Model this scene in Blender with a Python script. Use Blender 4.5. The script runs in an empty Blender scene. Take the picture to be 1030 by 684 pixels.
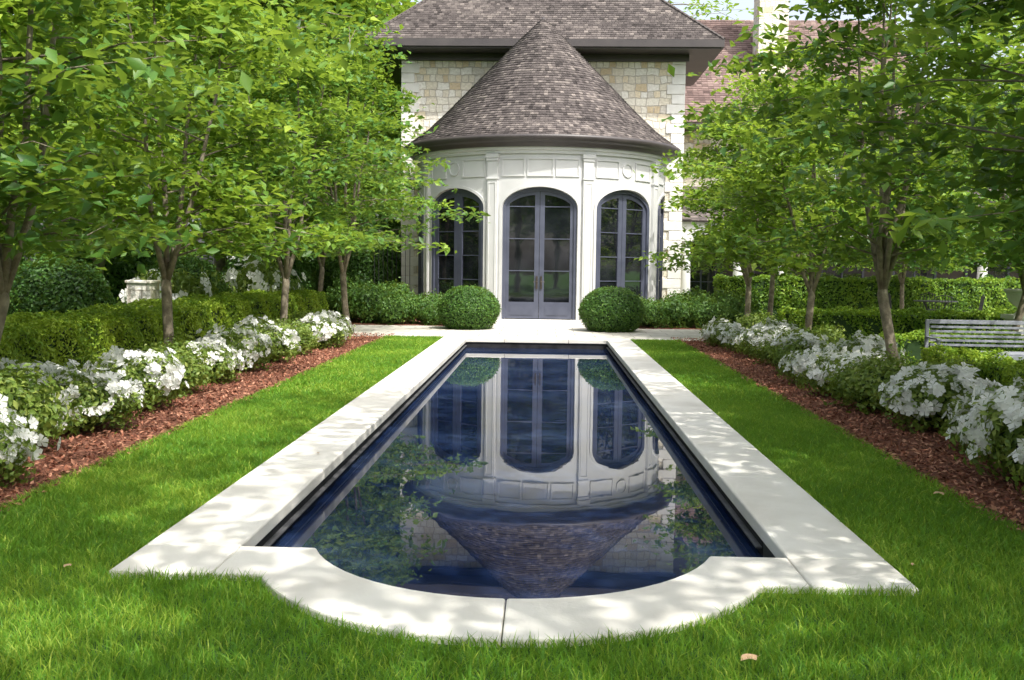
import bpy, bmesh, math, random
import numpy as np
from mathutils import Vector, Matrix
rng = np.random.default_rng(7)
random.seed(7)
scn = bpy.context.scene
COL = scn.collection
rad = math.radians

# ------------------------------------------------------------------ materials
def M(name, rough=0.8):
    m = bpy.data.materials.new(name); m.use_nodes = True
    nt = m.node_tree
    b = nt.nodes["Principled BSDF"]
    b.inputs["Roughness"].default_value = rough
    return m, nt, b

def ramp(nt, stops, interp='LINEAR'):
    r = nt.nodes.new("ShaderNodeValToRGB"); r.color_ramp.interpolation = interp
    e = r.color_ramp.elements
    while len(e) < len(stops): e.new(0.5)
    for i, (p, c) in enumerate(stops):
        e[i].position = p; e[i].color = (c[0], c[1], c[2], 1)
    return r

def noise_mat(name, stops, scale=4, rough=0.8, bump=0.2, bscale=None, detail=6, bdist=0.02, spec=None):
    m, nt, b = M(name, rough)
    tc = nt.nodes.new("ShaderNodeTexCoord")
    n = nt.nodes.new("ShaderNodeTexNoise"); n.inputs["Scale"].default_value = scale; n.inputs["Detail"].default_value = detail
    nt.links.new(tc.outputs["Object"], n.inputs["Vector"])
    r = ramp(nt, stops)
    nt.links.new(n.outputs["Fac"], r.inputs[0]); nt.links.new(r.outputs[0], b.inputs["Base Color"])
    if bump:
        n2 = nt.nodes.new("ShaderNodeTexNoise"); n2.inputs["Scale"].default_value = bscale or scale * 6
        n2.inputs["Detail"].default_value = 5
        nt.links.new(tc.outputs["Object"], n2.inputs["Vector"])
        bp = nt.nodes.new("ShaderNodeBump"); bp.inputs["Strength"].default_value = bump; bp.inputs["Distance"].default_value = bdist
        nt.links.new(n2.outputs["Fac"], bp.inputs["Height"]); nt.links.new(bp.outputs[0], b.inputs["Normal"])
    if spec is not None: b.inputs["Specular IOR Level"].default_value = spec
    return m

def leaf_mat(name, stops, transl=0.35, tcol=(0.38, 0.49, 0.04), rough=0.45, spec=0.35):
    m, nt, b = M(name, rough)
    b.inputs["Specular IOR Level"].default_value = spec
    a = nt.nodes.new("ShaderNodeAttribute"); a.attribute_name = "shade"
    r = ramp(nt, stops); nt.links.new(a.outputs["Fac"], r.inputs[0])
    nt.links.new(r.outputs[0], b.inputs["Base Color"])
    if transl > 0:
        t = nt.nodes.new("ShaderNodeBsdfTranslucent")
        mixc = nt.nodes.new("ShaderNodeMix"); mixc.data_type = 'RGBA'; mixc.inputs[0].default_value = 0.55
        nt.links.new(r.outputs[0], mixc.inputs[6]); mixc.inputs[7].default_value = (*tcol, 1)
        nt.links.new(mixc.outputs[2], t.inputs["Color"])
        mx = nt.nodes.new("ShaderNodeMixShader"); mx.inputs[0].default_value = transl
        out = nt.nodes["Material Output"]
        nt.links.new(b.outputs[0], mx.inputs[1]); nt.links.new(t.outputs[0], mx.inputs[2]); nt.links.new(mx.outputs[0], out.inputs["Surface"])
    return m

MAT = {}
MAT['leaf'] = leaf_mat("tree_leaf", [(0, (0.03, 0.10, 0.022)), (0.5, (0.095, 0.22, 0.035)), (1, (0.27, 0.40, 0.05))], 0.43)
MAT['leafY'] = leaf_mat("bright_leaf", [(0, (0.05, 0.125, 0.022)), (0.5, (0.16, 0.30, 0.035)), (1, (0.37, 0.48, 0.06))], 0.46)
MAT['box'] = leaf_mat("boxwood_leaf", [(0, (0.04, 0.11, 0.015)), (0.5, (0.16, 0.30, 0.03)), (1, (0.38, 0.50, 0.05))], 0.34)
MAT['ball'] = leaf_mat("dark_boxwood_leaf", [(0, (0.020, 0.060, 0.012)), (0.5, (0.06, 0.15, 0.025)), (1, (0.15, 0.27, 0.04))], 0.25)
MAT['azl'] = leaf_mat("azalea_leaf", [(0, (0.05, 0.095, 0.02)), (0.5, (0.15, 0.23, 0.04)), (1, (0.36, 0.41, 0.10))], 0.3)
MAT['fol'] = leaf_mat("peony_leaf", [(0, (0.025, 0.07, 0.015)), (0.5, (0.07, 0.16, 0.03)), (1, (0.16, 0.27, 0.05))], 0.3)
MAT['grassb'] = leaf_mat("grass_blade", [(0, (0.042, 0.14, 0.016)), (0.5, (0.135, 0.32, 0.032)), (1, (0.44, 0.54, 0.08))], 0.45, (0.50, 0.66, 0.05), 0.5, 0.25)
MAT['petal'] = leaf_mat("white_petal", [(0, (0.80, 0.80, 0.76)), (1, (0.90, 0.90, 0.89))], 0.35, (0.92, 0.92, 0.88), 0.6)
MAT['bark'] = noise_mat("bark", [(0.3, (0.12, 0.095, 0.07)), (0.6, (0.26, 0.22, 0.16)), (0.8, (0.38, 0.33, 0.26))], 9, 0.9, 0.6, 40)
MAT['core'] = noise_mat("foliage_shadow", [(0, (0.012, 0.03, 0.008)), (1, (0.03, 0.065, 0.015))], 5, 1, 0)  # dark filling inside shrubs; shade between the leaves is put into its colour
MAT['ground'] = noise_mat("lawn_ground", [(0.3, (0.03, 0.09, 0.012)), (0.6, (0.07, 0.18, 0.02)), (0.8, (0.14, 0.23, 0.035))], 3, 1, 0.7, 60, 8, 0.05)
MAT['mulch'] = noise_mat("mulch", [(0.3, (0.09, 0.03, 0.018)), (0.55, (0.24, 0.09, 0.052)), (0.8, (0.36, 0.17, 0.10))], 25, 1, 1.0, 50, 8, 0.05)
MAT['chip'] = leaf_mat("bark_chip", [(0, (0.09, 0.03, 0.018)), (0.5, (0.28, 0.105, 0.062)), (1, (0.50, 0.26, 0.17))], 0, rough=0.9)
MAT['coping'] = noise_mat("limestone_coping", [(0.25, (0.58, 0.545, 0.49)), (0.5, (0.69, 0.66, 0.605)), (0.75, (0.76, 0.735, 0.685))], 2.2, 0.8, 0.25, 60, 9, 0.01)
MAT['cream'] = noise_mat("cream_painted_stone", [(0.3, (0.50, 0.50, 0.49)), (0.7, (0.59, 0.59, 0.58))], 1.5, 0.7, 0.05, 40)
MAT['quoin'] = noise_mat("pale_quoin_stone", [(0.3, (0.68, 0.66, 0.60)), (0.7, (0.80, 0.78, 0.74))], 3, 0.8, 0.3, 30)
MAT['frame'] = noise_mat("slate_painted_wood", [(0.3, (0.058, 0.064, 0.095)), (0.7, (0.082, 0.09, 0.128))], 3, 0.4, 0.03)
MAT['brown'] = noise_mat("dark_brown_fascia", [(0.3, (0.045, 0.038, 0.038)), (0.7, (0.065, 0.055, 0.053))], 2, 0.45, 0.03)
MAT['wood'] = noise_mat("dark_wood_wall", [(0.3, (0.03, 0.024, 0.02)), (0.7, (0.07, 0.052, 0.04))], 2, 0.6, 0.1)
MAT['iron'] = noise_mat("black_iron", [(0.3, (0.012, 0.012, 0.013)), (0.7, (0.025, 0.025, 0.026))], 8, 0.5, 0.1)
MAT['ledge'] = noise_mat("grey_pool_ledge", [(0.3, (0.06, 0.06, 0.065)), (0.7, (0.12, 0.12, 0.125))], 8, 0.6, 0.1)
MAT['brass'] = noise_mat("dark_bronze", [(0.3, (0.03, 0.024, 0.018)), (0.7, (0.06, 0.045, 0.03))], 8, 0.35, 0.1)
MAT['benchwood'] = noise_mat("weathered_teak", [(0.3, (0.17, 0.18, 0.21)), (0.7, (0.29, 0.30, 0.34))], 14, 0.85, 0.3, 40)
MAT['deadleaf'] = noise_mat("dry_leaf", [(0.3, (0.40, 0.24, 0.13)), (0.7, (0.60, 0.42, 0.26))], 30, 0.8, 0.2)
MAT['poolwall'] = noise_mat("pool_plaster", [(0.3, (0.012, 0.012, 0.014)), (0.7, (0.032, 0.032, 0.036))], 6, 0.8, 0.2, spec=.2)

def roof_mat(name, stops):
    m = leaf_mat(name, stops, 0, rough=0.85, spec=0.2)
    nt = m.node_tree; b = nt.nodes["Principled BSDF"]
    tc = nt.nodes.new("ShaderNodeTexCoord"); n = nt.nodes.new("ShaderNodeTexNoise"); n.inputs["Scale"].default_value = 30
    n.inputs["Detail"].default_value = 6
    nt.links.new(tc.outputs["Object"], n.inputs["Vector"])
    bp = nt.nodes.new("ShaderNodeBump"); bp.inputs["Strength"].default_value = 0.5; bp.inputs["Distance"].default_value = 0.02
    nt.links.new(n.outputs["Fac"], bp.inputs["Height"]); nt.links.new(bp.outputs[0], b.inputs["Normal"])
    return m
MAT['roof'] = roof_mat("slate_shingle", [(0, (0.040, 0.034, 0.033)), (0.5, (0.108, 0.092, 0.088)), (1, (0.25, 0.215, 0.195))])
MAT['roofR'] = roof_mat("brown_shingle", [(0, (0.10, 0.068, 0.062)), (0.5, (0.20, 0.138, 0.125)), (1, (0.33, 0.245, 0.215))])

def stone_mat():
    m, nt, b = M("coursed_limestone", 0.85)
    N, L = nt.nodes, nt.links
    tc = N.new("ShaderNodeTexCoord"); sp = N.new("ShaderNodeSeparateXYZ"); L.new(tc.outputs["Object"], sp.inputs[0])
    ad = N.new("ShaderNodeMath"); ad.operation = 'ADD'; L.new(sp.outputs[0], ad.inputs[0]); L.new(sp.outputs[1], ad.inputs[1])
    cb = N.new("ShaderNodeCombineXYZ"); L.new(ad.outputs[0], cb.inputs[0]); L.new(sp.outputs[2], cb.inputs[1])
    nz = N.new("ShaderNodeTexNoise"); nz.inputs["Scale"].default_value = 2.6; nz.inputs["Detail"].default_value = 3
    L.new(cb.outputs[0], nz.inputs["Vector"])
    vm = N.new("ShaderNodeVectorMath"); vm.operation = 'SCALE'; vm.inputs[3].default_value = 0.17
    L.new(nz.outputs["Color"], vm.inputs[0])
    va = N.new("ShaderNodeVectorMath"); va.operation = 'ADD'; L.new(cb.outputs[0], va.inputs[0]); L.new(vm.outputs[0], va.inputs[1])
    br = N.new("ShaderNodeTexBrick"); L.new(va.outputs[0], br.inputs["Vector"])
    br.inputs["Color1"].default_value = (0, 0, 0, 1); br.inputs["Color2"].default_value = (1, 1, 1, 1); br.inputs["Mortar"].default_value = (0.5, 0.5, 0.5, 1)
    br.inputs["Scale"].default_value = 1; br.inputs["Mortar Size"].default_value = 0.014; br.inputs["Mortar Smooth"].default_value = 0.3
    br.inputs["Brick Width"].default_value = 0.38; br.inputs["Row Height"].default_value = 0.24
    br.squash = 0.55; br.squash_frequency = 2; br.offset = 0.37
    r = ramp(nt, [(0, (0.76, 0.70, 0.57)), (0.2, (0.66, 0.54, 0.36)), (0.30, (0.82, 0.78, 0.67)), (0.6, (0.66, 0.62, 0.54)), (0.72, (0.78, 0.68, 0.50)), (0.82, (0.84, 0.81, 0.73))], 'CONSTANT')
    L.new(br.outputs["Color"], r.inputs[0])
    n2 = N.new("ShaderNodeTexNoise"); n2.inputs["Scale"].default_value = 14; n2.inputs["Detail"].default_value = 8
    L.new(tc.outputs["Object"], n2.inputs["Vector"])
    mx = N.new("ShaderNodeMix"); mx.data_type = 'RGBA'; mx.blend_type = 'MULTIPLY'; mx.inputs[0].default_value = 0.5
    r2 = ramp(nt, [(0.3, (0.6, 0.57, 0.52)), (0.65, (1, 1, 1))]); L.new(n2.outputs["Fac"], r2.inputs[0])
    L.new(r.outputs[0], mx.inputs[6]); L.new(r2.outputs[0], mx.inputs[7])
    m2 = N.new("ShaderNodeMix"); m2.data_type = 'RGBA'; L.new(br.outputs["Fac"], m2.inputs[0]); L.new(mx.outputs[2], m2.inputs[6]); m2.inputs[7].default_value = (0.50, 0.45, 0.37, 1)
    L.new(m2.outputs[2], b.inputs["Base Color"])
    iv = N.new("ShaderNodeMath"); iv.operation = 'SUBTRACT'; L.new(n2.outputs["Fac"], iv.inputs[0]); L.new(br.outputs["Fac"], iv.inputs[1])
    bp = N.new("ShaderNodeBump"); bp.inputs["Strength"].default_value = 0.9; bp.inputs["Distance"].default_value = 0.03
    L.new(iv.outputs[0], bp.inputs["Height"]); L.new(bp.outputs[0], b.inputs["Normal"])
    return m
MAT['stone'] = stone_mat()

def paving_mat():
    m, nt, b = M("flagstone_paving", 0.8)
    N, L = nt.nodes, nt.links
    tc = N.new("ShaderNodeTexCoord")
    br = N.new("ShaderNodeTexBrick"); L.new(tc.outputs["Object"], br.inputs["Vector"])
    br.inputs["Scale"].default_value = 1; br.inputs["Brick Width"].default_value = 0.9; br.inputs["Row Height"].default_value = 0.6
    br.inputs["Mortar Size"].default_value = 0.01
    br.inputs["Color1"].default_value = (0.54, 0.51, 0.45, 1); br.inputs["Color2"].default_value = (0.64, 0.61, 0.55, 1); br.inputs["Mortar"].default_value = (0.28, 0.25, 0.2, 1)
    n2 = N.new("ShaderNodeTexNoise"); n2.inputs["Scale"].default_value = 5; n2.inputs["Detail"].default_value = 8
    L.new(tc.outputs["Object"], n2.inputs["Vector"])
    r2 = ramp(nt, [(0.3, (0.7, 0.68, 0.65)), (0.65, (1, 1, 1))]); L.new(n2.outputs["Fac"], r2.inputs[0])
    mx = N.new("ShaderNodeMix"); mx.data_type = 'RGBA'; mx.blend_type = 'MULTIPLY'; mx.inputs[0].default_value = 0.8
    L.new(br.outputs["Color"], mx.inputs[6]); L.new(r2.outputs[0], mx.inputs[7]); L.new(mx.outputs[2], b.inputs["Base Color"])
    return m
MAT['paving'] = paving_mat()

def glass_mat():
    m, nt, b = M("window_glass", 0.03)
    N, L = nt.nodes, nt.links
    tc = N.new("ShaderNodeTexCoord"); n = N.new("ShaderNodeTexNoise"); n.inputs["Scale"].default_value = 1.3
    L.new(tc.outputs["Object"], n.inputs["Vector"])
    r = ramp(nt, [(0.35, (0.004, 0.005, 0.007)), (0.65, (0.018, 0.02, 0.025))]); L.new(n.outputs["Fac"], r.inputs[0]); L.new(r.outputs[0], b.inputs["Base Color"])
    bp = N.new("ShaderNodeBump"); bp.inputs["Strength"].default_value = 0.10; bp.inputs["Distance"].default_value = 0.02
    L.new(n.outputs["Fac"], bp.inputs["Height"]); L.new(bp.outputs[0], b.inputs["Normal"])
    b.inputs["IOR"].default_value = 2.0
    return m
MAT['glass'] = glass_mat()

def water_mat():
    m, nt, b = M("pool_water", 0.012)
    N, L = nt.nodes, nt.links
    b.inputs["IOR"].default_value = 1.33
    tc = N.new("ShaderNodeTexCoord")
    n0 = N.new("ShaderNodeTexNoise"); n0.inputs["Scale"].default_value = 0.9; n0.inputs["Detail"].default_value = 6
    L.new(tc.outputs["Object"], n0.inputs["Vector"])
    r = ramp(nt, [(0.35, (0.005, 0.011, 0.036)), (0.55, (0.013, 0.025, 0.066)), (0.75, (0.038, 0.058, 0.110))]); L.new(n0.outputs["Fac"], r.inputs[0]); L.new(r.outputs[0], b.inputs["Base Color"])
    n = N.new("ShaderNodeTexNoise"); n.inputs["Scale"].default_value = 2.0; n.inputs["Detail"].default_value = 2
    L.new(tc.outputs["Object"], n.inputs["Vector"])
    bp = N.new("ShaderNodeBump"); bp.inputs["Strength"].default_value = 0.028; bp.inputs["Distance"].default_value = 0.02
    L.new(n.outputs["Fac"], bp.inputs["Height"]); L.new(bp.outputs[0], b.inputs["Normal"])
    return m
MAT['water'] = water_mat()

# ------------------------------------------------------------------ mesh helpers
def mesh_np(name, V, F, mat, shade=None, smooth=False):
    V = np.asarray(V, dtype=np.float32); F = np.asarray(F, dtype=np.int32)
    me = bpy.data.meshes.new(name)
    nf, k = F.shape
    me.vertices.add(len(V)); me.vertices.foreach_set("co", V.ravel())
    me.loops.add(nf * k); me.loops.foreach_set("vertex_index", F.ravel())
    me.polygons.add(nf); me.polygons.foreach_set("loop_start", np.arange(nf, dtype=np.int32) * k)
    if smooth: me.polygons.foreach_set("use_smooth", np.ones(nf, dtype=bool))
    me.update(calc_edges=True)
    if shade is not None:
        a = me.attributes.new("shade", 'FLOAT', 'POINT'); a.data.foreach_set("value", np.asarray(shade, dtype=np.float32))
    me.materials.append(mat)
    return me

class MB:
    def __init__(s): s.v = []; s.f = []
    def box(s, x0, x1, y0, y1, z0, z1):
        b = len(s.v)
        s.v += [(x0, y0, z0), (x1, y0, z0), (x1, y1, z0), (x0, y1, z0), (x0, y0, z1), (x1, y0, z1), (x1, y1, z1), (x0, y1, z1)]
        s.f += [tuple(b + i for i in q) for q in [(0, 3, 2, 1), (4, 5, 6, 7), (0, 1, 5, 4), (1, 2, 6, 5), (2, 3, 7, 6), (3, 0, 4, 7)]]
        return s
    def prism_xy(s, pts, z0, z1):
        b = len(s.v); n = len(pts)
        s.v += [(p[0], p[1], z0) for p in pts] + [(p[0], p[1], z1) for p in pts]
        s.f += [tuple(b + i for i in range(n))[::-1], tuple(b + n + i for i in range(n))]
        s.f += [(b + i, b + (i + 1) % n, b + n + (i + 1) % n, b + n + i) for i in range(n)]
        return s
    def prism_xz(s, pts, y0, y1):
        b = len(s.v); n = len(pts)
        s.v += [(p[0], y0, p[1]) for p in pts] + [(p[0], y1, p[1]) for p in pts]
        s.f += [tuple(b + i for i in range(n)), tuple(b + n + i for i in range(n))[::-1]]
        s.f += [(b + i, b + n + i, b + n + (i + 1) % n, b + (i + 1) % n) for i in range(n)]
        return s
    def ring_xz(s, outer, inner, y0, y1, closed=True):
        b = len(s.v); n = len(outer)
        for pts, y in ((outer, y0), (inner, y0), (outer, y1), (inner, y1)):
            s.v += [(p[0], y, p[1]) for p in pts]
        m = n if closed else n - 1
        for i in range(m):
            j = (i + 1) % n
            s.f += [(b + i, b + j, b + n + j, b + n + i), (b + 2 * n + i, b + 3 * n + i, b + 3 * n + j, b + 2 * n + j),
                    (b + i, b + 2 * n + i, b + 2 * n + j, b + j), (b + n + i, b + n + j, b + 3 * n + j, b + 3 * n + i)]
        if not closed:
            s.f += [(b, b + n, b + 3 * n, b + 2 * n), (b + n - 1, b + 3 * n - 1, b + 4 * n - 1, b + 2 * n - 1)]
        return s
    def lathe(s, prof, n=32, cx=0, cy=0, cz=0):
        b = len(s.v); m = len(prof)
        for i in range(n):
            a = 2 * math.pi * i / n
            for r, z in prof: s.v.append((cx + r * math.cos(a), cy + r * math.sin(a), cz + z))
        for i in range(n):
            j = (i + 1) % n
            for k in range(m - 1): s.f.append((b + i * m + k, b + j * m + k, b + j * m + k + 1, b + i * m + k + 1))
        return s
    def tube(s, pts, rs, n=6):
        b = len(s.v); pts = [Vector(p) for p in pts]
        up = Vector((0.31, 0.17, 0.93))
        for i, p in enumerate(pts):
            d = (pts[min(i + 1, len(pts) - 1)] - pts[max(i - 1, 0)]).normalized()
            u = d.cross(up)
            if u.length < 0.05: u = d.cross(Vector((1, 0, 0)))
            u.normalize(); w = d.cross(u)
            for k in range(n):
                a = 2 * math.pi * k / n
                s.v.append(tuple(p + (u * math.cos(a) + w * math.sin(a)) * rs[i]))
        for i in range(len(pts) - 1):
            for k in range(n):
                k2 = (k + 1) % n
                s.f.append((b + i * n + k, b + i * n + k2, b + (i + 1) * n + k2, b + (i + 1) * n + k))
        s.f.append(tuple(b + k for k in range(n))[::-1]); s.f.append(tuple(b + (len(pts) - 1) * n + k for k in range(n)))
        return s
    def mesh(s, name, mat, smooth=False, fix=True):
        me = bpy.data.meshes.new(name); me.from_pydata(s.v, [], s.f)
        if fix:
            bm = bmesh.new(); bm.from_mesh(me); bmesh.ops.recalc_face_normals(bm, faces=bm.faces); bm.to_mesh(me); bm.free()
        if smooth:
            for p in me.polygons: p.use_smooth = True
        me.materials.append(mat); me.update()
        return me

def obj(name, me, parent=None, loc=(0, 0, 0), rz=0, scale=(1, 1, 1), bevel=0):
    o = bpy.data.objects.new(name, me); COL.objects.link(o)
    o.location = loc; o.rotation_euler = (0, 0, rz); o.scale = scale
    if parent: o.parent = parent
    if bevel:
        m = o.modifiers.new("bevel", 'BEVEL'); m.width = bevel; m.segments = 2; m.limit_method = 'ANGLE'
    return o
def tag(o, label, category, group=None):
    o["label"] = label; o["category"] = category
    if group: o["group"] = group
    return o

def unit(a): return a / (np.linalg.norm(a, axis=1, keepdims=True) + 1e-9)
def leaf_geo(P, Nn, size, shade, aspect=0.5, fold=0.12, drng=rng):
    n = len(P); Nn = unit(Nn)
    R = drng.normal(size=(n, 3)); D = unit(R - (R * Nn).sum(1, keepdims=True) * Nn); S = np.cross(D, Nn)
    L = size[:, None]
    V = np.empty((n, 4, 3)); V[:, 0] = P - D * L * 0.5
    V[:, 1] = P + S * L * aspect * 0.5 + Nn * L * fold; V[:, 2] = P + D * L * 0.5 - Nn * L * 0.08; V[:, 3] = P - S * L * aspect * 0.5 + Nn * L * fold
    b = np.arange(n)[:, None] * 4
    F = np.concatenate([b + np.array([[0, 1, 2]]), b + np.array([[0, 2, 3]])], 0)
    return V.reshape(-1, 3), F, np.repeat(np.clip(shade, 0, 1), 4)

# ------------------------------------------------------------------ trees
def make_tree(name, seed, H=6.4, fork=1.3, stems=5, spread=2.55, side=12, twigs=6, nleaf=28, lsize=0.175, r0=0.075, mat='leaf', vs=0.065, zbase=1.7, hs=0.25, off_=.11):
    R = np.random.default_rng(seed); mb = MB()
    lean = R.normal(size=2) * 0.08
    base = Vector((lean[0], lean[1], fork))
    mb.tube([(0, 0, -0.05), (0, 0, 0.12), (lean[0] * .4, lean[1] * .5, fork * .5), tuple(base), (lean[0], lean[1], fork + 0.25)], [r0 * 1.45, r0 * 1.1, r0 * 0.95, r0 * .95, r0 * .4], 9)
    P = []; SH = []; NN = []
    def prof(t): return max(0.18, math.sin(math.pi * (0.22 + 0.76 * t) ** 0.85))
    for s in range(stems):
        az = 2 * math.pi * s / stems + R.uniform(-.3, .3)
        out = spread * R.uniform(.25, .42) if s else spread * .08
        top = H * R.uniform(.82, .98) if s else H
        pts = []; K = 6
        for k in range(K + 1):
            t = k / K; q = out * t ** 0.8
            pts.append(Vector((base.x + math.cos(az) * q + R.normal() * .04 * spread / 2.6, base.y + math.sin(az) * q + R.normal() * .04 * spread / 2.6, fork + (top - fork) * t)))
        pts[0] = base.copy()
        mb.tube(pts, [r0 * .62 * (1 - .88 * k / K) for k in range(K + 1)], 7)
        for b in range(side):
            t = (b + R.uniform(0, 1)) / side; t = 0.08 + 0.92 * t
            kk = min(int(t * K), K - 1); p0 = pts[kk].lerp(pts[kk + 1], t * K - kk)
            a2 = az + R.normal() * 0.85
            zc = p0.z + R.uniform(-.15, .5) * spread / 2.6
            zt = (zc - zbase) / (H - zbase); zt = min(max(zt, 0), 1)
            zc = max(zc, zbase + R.uniform(0, .3))
            Re = spread * prof(zt) * R.uniform(.55, 1.1)
            p2 = Vector((math.cos(a2) * Re, math.sin(a2) * Re, zc)); pm = p0.lerp(p2, .5) + Vector((0, 0, R.uniform(.05, .25) * spread / 2.6))
            rb = r0 * .24 * (1 - .5 * t)
            mb.tube([p0, pm, p2], [rb, rb * .6, rb * .2], 5)
            cl = R.normal() * .13
            for w in range(twigs):
                f = R.uniform(.3, 1.05)
                q = (p0.lerp(pm, f * 2) if f < .5 else pm.lerp(p2, f * 2 - 1))
                off = Vector((R.normal(), R.normal(), R.normal() * .25)) * (spread * off_)
                e = q + off
                if w % 2 == 0: mb.tube([q, e], [rb * .35, rb * .12], 4)
                n = nleaf
                pp = np.array(e)[None] + R.normal(size=(n, 3)) * np.array([hs, hs, vs])
                rr = np.linalg.norm(pp[:, :2] - np.array(e)[None, :2], axis=1); pp[:, 2] -= rr * .22
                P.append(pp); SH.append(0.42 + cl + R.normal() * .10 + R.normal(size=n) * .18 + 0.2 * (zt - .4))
                nn = R.normal(size=(n, 3)) * .45 + np.array([0, 0, 1]); NN.append(nn)
    P = np.concatenate(P); SH = np.concatenate(SH); NN = np.concatenate(NN)
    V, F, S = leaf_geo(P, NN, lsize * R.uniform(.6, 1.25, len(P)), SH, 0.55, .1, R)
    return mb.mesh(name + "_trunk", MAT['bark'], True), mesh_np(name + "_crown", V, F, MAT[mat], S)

AV = [make_tree("ornamental_tree", 11), make_tree("ornamental_tree", 12, stems=4, side=14, H=6.1, mat='leafY'), make_tree("ornamental_tree", 13, stems=6, side=9, H=6.7)]
BIG = [make_tree("shade_tree", 21, H=15, fork=3, stems=6, spread=5.2, side=14, twigs=7, nleaf=22, lsize=.42, r0=.24, vs=.45, zbase=1.2, hs=.6),
       make_tree("shade_tree", 22, H=13, fork=2.5, stems=5, spread=5.0, side=14, twigs=8, nleaf=22, lsize=.40, r0=.22, vs=.4, zbase=1.0, hs=.6, mat='leafY'),
       make_tree("shade_tree", 23, H=12, fork=4.2, stems=5, spread=4.6, side=7, twigs=3, nleaf=34, lsize=.24, r0=.16, vs=.15, zbase=5.5, hs=.30, mat='leafY', off_=.16)]

def place_tree(kind, var, x, y, rz, sc, label, cat="tree", group=None):
    e = bpy.data.objects.new(kind, None); COL.objects.link(e); e.location = (x, y, 0); e.rotation_euler = (0, 0, rz); e.scale = (sc, sc, sc * random.uniform(.96, 1.05))
    e.empty_display_size = .3
    obj("trunk", var[0], e); obj("crown", var[1], e)
    tag(e, label, cat, group)
    return e

gL = "avenue of ornamental trees lining the pool"
for i, (x, y, v, s) in enumerate([(-5.2, 4.0, 1, 1.0), (-5.1, 8.9, 2, 1.0), (-5.1, 13.8, 1, 1.0), (-4.9, 19.0, 0, 1.0), (-4.5, 23.4, 2, 1.04),
                                  (5.3, 4.2, 1, 1.0), (5.2, 9.0, 0, 1.0), (5.0, 13.7, 2, 1.0), (5.0, 18.5, 1, .92), (4.8, 22.9, 1, .92),
                                  (9.0, 19.2, 2, .95), (8.6, 24.8, 0, 1.05), (10.8, 14.0, 1, .95), (13.0, 24.5, 2, 1.05), (13.5, 18.5, 0, 1.0), (-9.5, 21.5, 1, 1.0), (-9.0, 11.5, 0, .95), (6.5, 28.2, 1, 1.0), (-6.4, 28.6, 0, 1.1), (11.0, 30.5, 0, .9)]):
    place_tree("ornamental_tree", AV[v], x, y, 1.3 * i + .4, s, "slender leafy ornamental tree planted in red mulch bed beside pool" if i < 10 else "slender leafy ornamental tree growing among clipped hedges", group=gL)

gB = "tall shade trees behind the garden"
big = [(-9.5, 31, 0, .9), (-14, 26, 1, 1.0), (-12, 37, 0, 1.15), (-19, 34, 1, 1.1), (-8.3, 42, 1, 1.2), (-17, 45, 0, 1.3), (-16, 17, 0, .8), (-9, 56, 1, 1.3), (-1, 62, 2, 1.75), (6.5, 64, 2, 1.7), (-25, 25, 1, 1.1),
       (20, 47, 1, .8), (26, 40, 0, .7), (22, 28, 1, .55)]
for i, (x, y, v, s) in enumerate(big):
    place_tree("shade_tree", BIG[v], x, y, 2.1 * i, s, "tall broad leafy shade tree standing behind the garden", group=gB)
for i, (x, y, v, s) in enumerate([(3.7, -.6, 2, 1.15), (8.0, 3.0, 2, 1.05), (6.0, -5.0, 2, 1.1), (-1.5, -4.5, 2, 1.1), (4.7, 5.9, 2, 1.0), (-9, -10, 1, .9), (10, -13, 1, .9), (1, -20, 0, 1.0)]):  # out-of-view trees, added for dappled shade and window reflections
    place_tree("shade_tree", BIG[v], x, y, 1.7 * i + .5, s, "unseen tall leafy tree added to shade the lawn and pool", group=gB)

# ------------------------------------------------------------------ ground & pool
ZC = 0.04
YI0, YI1 = 5.47, 21.7; YO0, YO1 = 4.97, 22.2; XI, XO = 1.535, 2.075
CY, RI = 5.86, 1.17
CO, RO = 5.576, 1.416
def arc(R, yline, n=24, CY=5.86):
    h = math.sqrt(R * R - (CY - yline) ** 2); a0 = math.atan2(yline - CY, -h); a1 = math.atan2(yline - CY, h)
    return [(R * math.cos(a0 + (a1 - a0) * i / n), CY + R * math.sin(a0 + (a1 - a0) * i / n)) for i in range(n + 1)]
ai = arc(RI, YI0); ao = arc(RO, YO0, 24, CO)
mid = [(-1.8, YO1 - .2), (-1.8, 5.2)] + arc(1.36, 5.2) + [(1.8, 5.2), (1.8, YO1 - .2)]
bm = bmesh.new()
def loop(pts, z):
    vs = [bm.verts.new((p[0], p[1], z)) for p in pts]
    return [bm.edges.new((vs[i], vs[(i + 1) % len(vs)])) for i in range(len(vs))]
ed = loop([(-250, -150), (250, -150), (250, 400), (-250, 400)], 0) + loop(mid, 0)
bmesh.ops.triangle_fill(bm, use_beauty=True, edges=ed)
bmesh.ops.recalc_face_normals(bm, faces=bm.faces)
me = bpy.data.meshes.new("ground"); bm.to_mesh(me); bm.free()
if me.polygons[0].normal.z < 0: me.flip_normals()
me.materials.append(MAT['ground']); g = obj("ground", me); g["kind"] = "structure"; g["label"] = "green lawn ground"

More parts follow.
